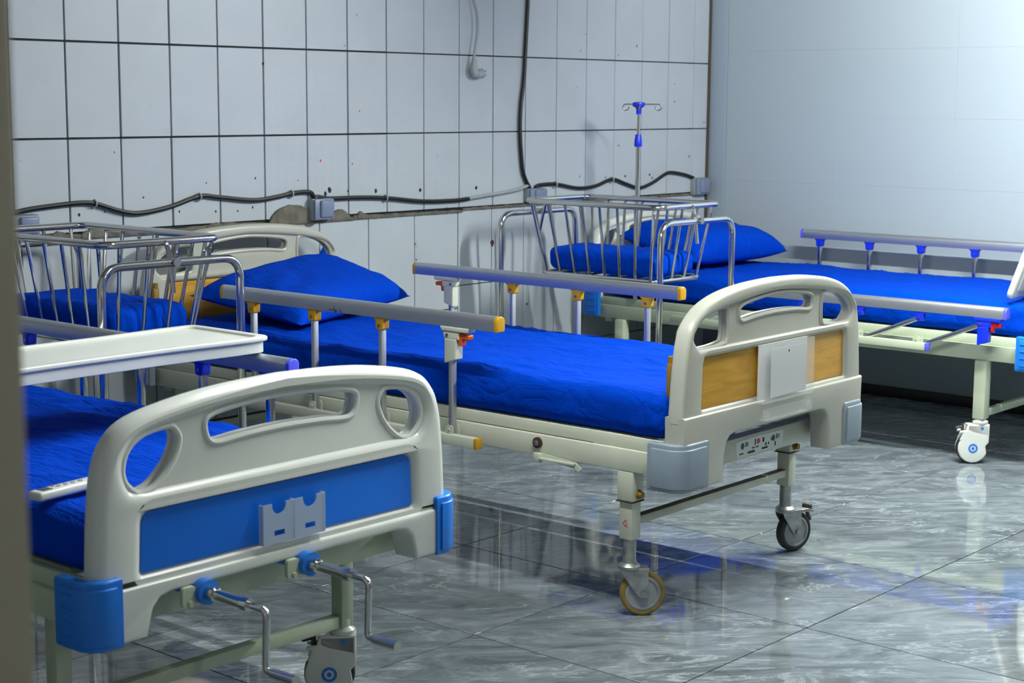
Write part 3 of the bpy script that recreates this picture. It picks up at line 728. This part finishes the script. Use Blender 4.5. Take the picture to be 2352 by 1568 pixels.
# small fittings on the near beam
q = MB(); q.cyl((-.445, .478, .428), (-.452, .478, .428), .015, 20); q.build('rubber_washer', 'rust', A)
q = MB(); q.lathe([(.0085,0),(.0085,.004),(.004,.007)], 16, Matrix.Translation((-.451,.478,.428)) @ Matrix.Rotation(-pi/2, 4, 'Y')); q.build('bolt', 'steel', A)
q = MB(); q.slab([rpoly([(.47,.402),(.345,.392),(.325,.376),(.335,.368),(.35,.376),(.47,.388)], .004)], .004, 0, YZ(-.449)); q.lohi((-.462,.345,.386),(-.445,.465,.390)); q.lohi((-.46,.46,.375),(-.446,.485,.402), .003); q.build('crank_bracket', 'cream_paint', A)
# chart holder on the footboard
q = MB(); q.slab([[(-.11,.552),(.14,.552),(.14,.705),(-.11,.705)]], .003, 0, XZ(-.002)); ch = q.build('chart_backing', 'paper', fbA)
q = MB(); q.lohi((-.112,-.026,.549),(.142,-.023,.706)); q.lohi((-.112,-.026,.549),(-.109,-.002,.706)); q.lohi((.139,-.026,.549),(.142,-.002,.706)); q.lohi((-.112,-.026,.549),(.142,-.002,.552)); q.build('chart_holder', 'acrylic', fbA)
q = MB(); q.slab([[(-.06,.558),(.115,.56),(.115,.69),(-.062,.692)]], .001, 0, XZ(-.012)); q.build('chart_paper', 'paper', fbA)
q = MB(); q.slab([[(-.04+.003*cos(a)+.045, .682+.003*sin(a)) for a in [2*pi*i/12 for i in range(12)]]], .001, 0, XZ(-.027)); q.build('pin_hole', 'rust', fbA)
q = MB()
q.slab([rpoly([(-.105,.503),(.115,.503),(.135,.535),(-.118,.535)], .006)], .002, 0, XZ(-.024)); q.slab([rpoly([(-.105,-.03),(.115,-.03),(.115,0),(-.105,0)], .004)], .002, 0, XY(.503))
for x in (-.105, .118): q.cyl((x,-.032,.518),(x,-.024,.518), .012, 16)
q.build('acrylic_shelf', 'acrylic', fbA)
# sticker on the end beam
st = MB(); st.slab([rpoly([(-.115,.378),(.125,.380),(.128,.425),(.0,.427),(-.118,.424)], .004)], .001, 0, XZ(.0845) @ Matrix.Translation((.045,0,0))); st = st.build('sticker', 'sticker', A)
for x, z in ((-.085,.409),(.075,.409)):
    q = MB(); q.slab([[(x+.009*cos(2*pi*i/16), z+.009*sin(2*pi*i/16)) for i in range(16)]], .001, 0, XZ(.0838) @ Matrix.Translation((.045,0,0)))
    q.build('printed_dot', 'teal_print', st)
q = MB(); q.slab([[(-.004+.008*cos(2*pi*i/16), .412+.008*sin(2*pi*i/16)) for i in range(16)]], .001, 0, XZ(.0838) @ Matrix.Translation((.045,0,0))); q.build('printed_dot', 'pink_print', st)
q = MB()
for x, z, w, h in ((-.02,.412,.004,.018),(-.068,.412,.004,.014),(-.06,.414,.008,.003),(-.06,.408,.007,.003),(.022,.412,.008,.012),(.093,.411,.004,.014),(.103,.414,.008,.003),(.103,.408,.008,.003),(-.03,.397,.012,.003),(-.01,.397,.014,.003),(.035,.398,.006,.008),(.05,.398,.005,.006),(-.09,.388,.02,.003),(-.04,.387,.035,.006),(.03,.388,.03,.005),(.085,.392,.005,.012),(.065,.41,.006,.003),(.065,.405,.006,.003)):
    q.lohi((x+.045-w/2, .0832, z-h/2), (x+.045+w/2, .0842, z+h/2))
q.build('printed_marks', 'dark_print', st)
make_mattress(-.435, .425, .065, 2.13, .484, .606, radians(.6), .015, -2.30, 'blue sheeted mattress on the bed with wooden end panels', 1.5, .03)
make_pillow([(-.34,-.77,.640),(.46,-.47,.640),(.34,-.15,.760),(-.38,-.26,.695)], .125, 'blue pillow leaning on the wooden headboard in the middle', 3.1, None, (.0, .015, .05))

# ---- left bed (blue panel, near the door)
B, fbB, hbB = make_bed('hospital_bed', B_STYLE, -1.70, -2.25, 0, 2.15, '')
tag(B, 'white hospital bed with blue end panel and two cranks, nearest the door', 'bed', 'hospital beds')
s = B_STYLE
PB = [.61+.255*k for k in range(5)]
add_rail(s, B, .478, .535, 1.72, PB, zt=.737, latch=None)
add_rail(s, B, -.478, .535, 1.72, PB, zt=.737, latch=None)
for sx in (-1, 1):
    for yy in (.25, 1.92):
        q = MB(); q.lohi((sx*.354, yy-.018, .166), (sx*.390, yy+.018, .392), .003); q.build('leg', 'cream_green', B)
for yy in (.25, 1.92):
    q = MB(); q.lohi((-.350, yy-.014, .168), (.350, yy+.014, .196), .003); q.build('cross_bar', 'cream_green', B)
for x, y, a in ((.372,.25,135),(-.372,.25,200),(.372,1.92,100),(-.372,1.92,120)): covered_castor(B, x, y, radians(a))
q = MB()
for cxx in (.028, -.228):
    q = MB(); q.cyl((cxx, .30, .436), (cxx, -.005, .436), .016, 16); q.cyl((cxx, .02, .436), (cxx, -.03, .436), .024, 18); q.build('crank_gearbox', 'blue_plastic', B)
    q = MB(); q.slab([rpoly([(cxx-.052,.452),(cxx-.052,.412),(cxx-.020,.412),(cxx-.020,.452)], .01)], .010, .001, XZ(-.012)); q.cyl((cxx-.036,-.018,.42),(cxx-.036,-.024,.42), .006, 10); q.build('crank_hanger', 'cream_green', B)
    zc = .436
    q = MB(); q.tube([(cxx,-.03,zc),(cxx,-.05,zc),(cxx,-.052,zc),(cxx,-.125,zc),(cxx,-.127,zc),(cxx,-.145,zc)], [.014,.014,.0105,.011,.013,.013], 14)
    q.tube(rpath([(cxx,-.14,zc),(cxx,-.192,zc),(cxx,-.186,.322),(cxx,-.21,.321)], .018), .0068, 10)
    q.cyl((cxx,-.205,.321), (cxx,-.268,.321), .0095, 14, .0105); q.build('crank', 'chrome', B)
# card pocket
ho = MB(); y0 = -.004
def pocket(x0, x1, z0, z1): 
    xm = (x0+x1)/2; r = .018; return [(x0,z0),(x1,z0),(x1,z1)]+[(xm+r, z1)]+[(xm+r*cos(a), z1-.004-r*sin(a)) for a in [pi*i/8 for i in range(9)]]+[(xm-r, z1), (x0, z1)]
def rect(x0, x1, z0, z1): return [(x0,z0),(x1,z0),(x1,z1),(x0,z1)]
for k in (0, 1):
    x0 = -.077+k*.080; pk = pocket(x0, x0+.077, .492, .570)
    ho.slab([pk, rect(x0+.026, x0+.053, .505, .516)], .0025, 0, XZ(-.010))
ho.lohi((-.079, -.011, .490), (.082, .002, .493)); 
for x in (-.078, .0015, .081): ho.lohi((x-.0015, -.0115, .490), (x+.0015, .002, .570))
ho.build('card_pocket', 'frosted', fbB)
make_mattress(-.42, .42, .085, 2.06, .484, .585, 0, -1.70, -2.25, 'blue sheeted mattress on the bed nearest the door', 5.5, .02)
# tray across the rails
t = empty('overbed_tray', (-1.70, -1.468, .739))
hx = .505; fr = [(-hx,-.152),(-.30,-.150),(-.05,-.140),(.2,-.138),(.40,-.152),(hx,-.150),(hx,.150),(.40,.152),(.2,.138),(-.05,.140),(-.30,.150),(-hx,.152)]
fr = rpoly(fr, .03, 4); inn = [(x*.955, y*.86) for x, y in fr]
q = MB(); q.slab([fr, inn], .012, .004, XY(.034)); q.slab([[(x*.99, y*.97) for x, y in fr]], .006, .001, XY(.031)); q.build('tray_top', 'white_plastic', t)
q = MB(); q.slab([[(x*.985, y*.95) for x, y in fr], [(x*.97, y*.90) for x, y in fr]], .030, .002, XY(.015)); q.build('tray_skirt', 'white_plastic', t)
tag(t, 'white plastic over-bed tray laid across the side rails of the left bed', 'tray')
# handheld remote on the sheet
t = empty('remote_control', (-2.10, -2.02, .603), radians(8))
q = MB(); q.box((.07,0,.010), (.20,.036,.018), .006, 3); q.build('remote_body', 'white_plastic', t)
q = MB(); q.lohi((-.015,-.010,.0185),(.008,.010,.0200)); q.build('screen', 'screen', t)
q = MB()
for k in range(4): q.cyl((.03+.018*k, 0, .018), (.03+.018*k, 0, .0205), .005, 10)
q.build('button', 'cable_grey', t)
q = MB(); q.cyl((.022,.008,.018),(.022,.008,.0206), .003, 10); q.build('button', 'orange', t)
tag(t, 'white handheld remote with small screen lying on the blue sheet of the left bed', 'remote')

# ---- right bed (by the plain wall)
R_, fbC, hbC = make_bed('hospital_bed', B_STYLE, 2.425, -2.21, 0, 2.13, '')
tag(R_, 'cream framed hospital bed with blue fittings and one lowered rail, beside the plain wall', 'bed', 'hospital beds')
PC = [.465+.255*k for k in range(5)]
add_rail(s, R_, .478, .39, 1.57, PC, zt=.762, latch=(0, -1))
add_rail(s, R_, -.52, .385, 1.49, PC, zt=.762, latch=(0, -1), lowered=(-.262, -.155), lower=(.425, 1.6), zl=(.42,.448))
for sx in (-1, 1):
    for yy in (.235, 1.93):
        q = MB(); q.lohi((sx*.418, yy-.0235, .170), (sx*.465, yy+.0235, .392), .004); q.build('leg', 'cream_green', R_)
for yy in (.235, 1.93):
    q = MB(); q.lohi((-.42, yy-.012, .175), (.42, yy+.012, .203), .003); q.build('cross_bar', 'cream_green', R_)
for x, y, a in ((-.441,.235,131),(.441,.235,-30),(-.441,1.93,100),(.441,1.93,60)): covered_castor(R_, x, y, radians(a))
make_mattress(-.42, .42, .085, 2.04, .484, .610, 0, 2.425, -2.21, 'blue sheeted mattress on the bed beside the plain wall', 9.2, .012)
make_pillow([(2.08,-.60,.66),(2.80,-.62,.665),(2.80,-.20,.71),(2.10,-.16,.75)], .17, 'plump blue pillow on the bed beside the plain wall', 8.4)

t = empty('leaning_board', (1.99, -2.055, .628))
RM = Matrix.Rotation(radians(19), 4, 'X')
q = MB(); q.slab([rpoly([(0,0),(.55,0),(.55,.30),(0,.30)], .03)], .026, .010, RM @ XZ(0)); q.slab([rpoly([(.03,.03),(.52,.03),(.52,.27),(.03,.27)], .02)], .032, .003, RM @ XZ(0)); q.build('board', 'white_plastic', t)
tag(t, 'grey-white plastic board leaning against the foot of the bed by the plain wall', 'board')

# ------------------------------------------------------------------ drip pole
t = empty('drip_pole', (1.983, -.352, .487))
Z = .487
q = MB(); q.cyl((0,0,0),(0,0,1.165-Z), .0105, 14); q.build('outer_tube', 'chrome', t)
q = MB(); q.cyl((0,0,1.16-Z),(0,0,1.30-Z), .007, 12); q.build('inner_tube', 'chrome', t)
q = MB(); q.lathe([(.016,1.150-Z),(.0175,1.154-Z),(.0165,1.175-Z),(.013,1.198-Z),(.012,1.203-Z)], 18); q.build('grip', 'blue_fitting', t)
q = MB(); q.lathe([(.011,1.288-Z),(.011,1.310-Z),(.014,1.316-Z),(.026,1.322-Z),(.028,1.330-Z),(.026,1.338-Z),(.012,1.341-Z)], 20); q.build('hanger_head', 'blue_fitting', t)
for a in (radians(-49), radians(131), radians(41), radians(221)):
    d = Vector((cos(a), sin(a), 0)); ln = .085 if a == radians(-49) else .055
    if a in (radians(41), radians(221)): ln = .04
    pts = [d*.02+Vector((0,0,1.331-Z)), d*ln+Vector((0,0,1.331-Z))]+[d*(ln+.013*sin(b_))+Vector((0,0,1.318-Z+.013*cos(b_))) for b_ in [pi*i/10 for i in range(1, 17)]]
    q = MB(); q.tube([tuple(p) for p in pts], .0028, 8); q.build('hook', 'steel', t)
tag(t, 'chrome drip pole with blue collar and hooks clamped to the bed by the plain wall', 'drip pole')

# ------------------------------------------------------------------ bassinets
def make_bassinet(x0, yb, label, mlabel, seed):
    """x0 left edge; yb back frame; 0.485 wide"""
    w, Lg = .485, .80; t = empty('bassinet', (x0, yb-Lg, 0))
    r = .0125
    for yy in (0, Lg):
        q = MB(); q.tube(rpath([(0,yy,.085),(0,yy,.887),(w,yy,.887),(w,yy,.085)], .065, 8), r, 12); ef = q.build('end_frame', 'chrome', t)
        q = MB(); q.cyl((w/2, yy-.018, .889), (w/2, yy+.018, .889), .0105, 12); q.cyl((w/2, yy-.022, .889), (w/2, yy-.016, .889), .013, 12); q.build('pivot_knob', 'steel', ef)
        q = MB(); q.tube([(0,yy,.20),(w,yy,.20)], .010, 10); q.build('cross_tube', 'chrome', ef)
        for xx in (0, w):
            q = MB(); q.lathe([(.004,-.010),(.034,-.011),(.038,-.006),(.038,.006),(.034,.011),(.004,.010)], 20, Matrix.Translation((xx,yy,.038)) @ Matrix.Rotation(pi/2, 4, 'Y')); q.cyl((xx,yy,.045),(xx,yy,.10), .012, 10); q.build('castor', 'rubber_dark', ef)
    for xx in (0, w):
        q = MB(); q.cyl((xx,0,.20),(xx,Lg,.20), .010, 10); q.build('side_tube', 'chrome', t)
    # basket
    bx0, bx1, by0, by1, zt = .035, .035+.40, .03, .70, .945
    cx0, cx1, cy0, cy1, zb = .085, .385, .085, .645, .655
    def loop(a0, a1, c0, c1, z, rr): return [(x, y, z) for x, y in rpoly([(a0,c0),(a1,c0),(a1,c1),(a0,c1)], rr, 6)]
    q = MB(); q.tube(loop(bx0,bx1,by0,by1,zt,.045), .0115, 12, True); rim = q.build('rim', 'chrome', t)
    q = MB(); q.tube(loop(cx0,cx1,cy0,cy1,zb,.03), .009, 10, True); base = q.build('base_rim', 'chrome', t)
    q = MB()
    for k in range(5): q.cyl((cx0, cy0+(cy1-cy0)*(k+.5)/5, zb-.004), (cx1, cy0+(cy1-cy0)*(k+.5)/5, zb-.004), .005, 8)
    q.build('base_bar', 'chrome', base)
    n = 8
    for k in range(n):
        f = k/(n-1)
        for (xt, xb_) in ((bx0, cx0), (bx1, cx1)):
            q = MB(); q.cyl((xt, by0+.03+(by1-by0-.06)*f, zt), (xb_, cy0+.02+(cy1-cy0-.04)*f, zb), .0058, 8); q.build('bar', 'chrome', rim)
    n = 4
    for k in range(n):
        f = k/(n-1)
        for (yt, yb_) in ((by0, cy0), (by1, cy1)):
            q = MB(); q.cyl((bx0+.05+(bx1-bx0-.10)*f, yt, zt), (cx0+.025+(cx1-cx0-.05)*f, yb_, zb), .0058, 8); q.build('bar', 'chrome', rim)
    for yt, yy in ((by0, 0), (by1, Lg)):
        q = MB(); q.tube(rpath([(w/2-.01, yt, zt), (w/2-.01, (yt+yy)/2, zt-.004), (w/2, yy*.98+.012*(1 if yy == 0 else -1), .905), (w/2, yy, .80)], .02), .007, 8); q.build('hanger', 'chrome', rim)
    tag(t, label, 'bassinet', 'steel bassinets between the beds')
    def disp(p):
        q_ = .010*abs(sin((p.y)*pi/.115))**.5
        top = (p.z > .70)
        return p+Vector((.006*mnoise.noise((p.y*9,p.z*12,seed)), 0, (q_+.006*mnoise.noise((p.x*9,p.y*9,seed))) if top else 0))
    m = soft_box((cx0+.010,cy0+.010,.667), (cx1-.010,cy1-.010,.752), .032, (22,44,8), disp).build('bassinet_mattress', 'blue_sheet', None, angle=80)
    m.location = (x0, yb-Lg, 0); tag(m, mlabel, 'mattress', 'small blue mattresses in the bassinets'); return t
make_bassinet(1.255, -.205, 'chrome bassinet trolley between the wooden-panel bed and the plain wall bed', 'small blue mattress in the right-hand bassinet', 2.2)
make_bassinet(-1.165, -.085, 'chrome bassinet trolley between the left bed and the wooden-panel bed', 'small blue mattress in the left-hand bassinet', 6.2)
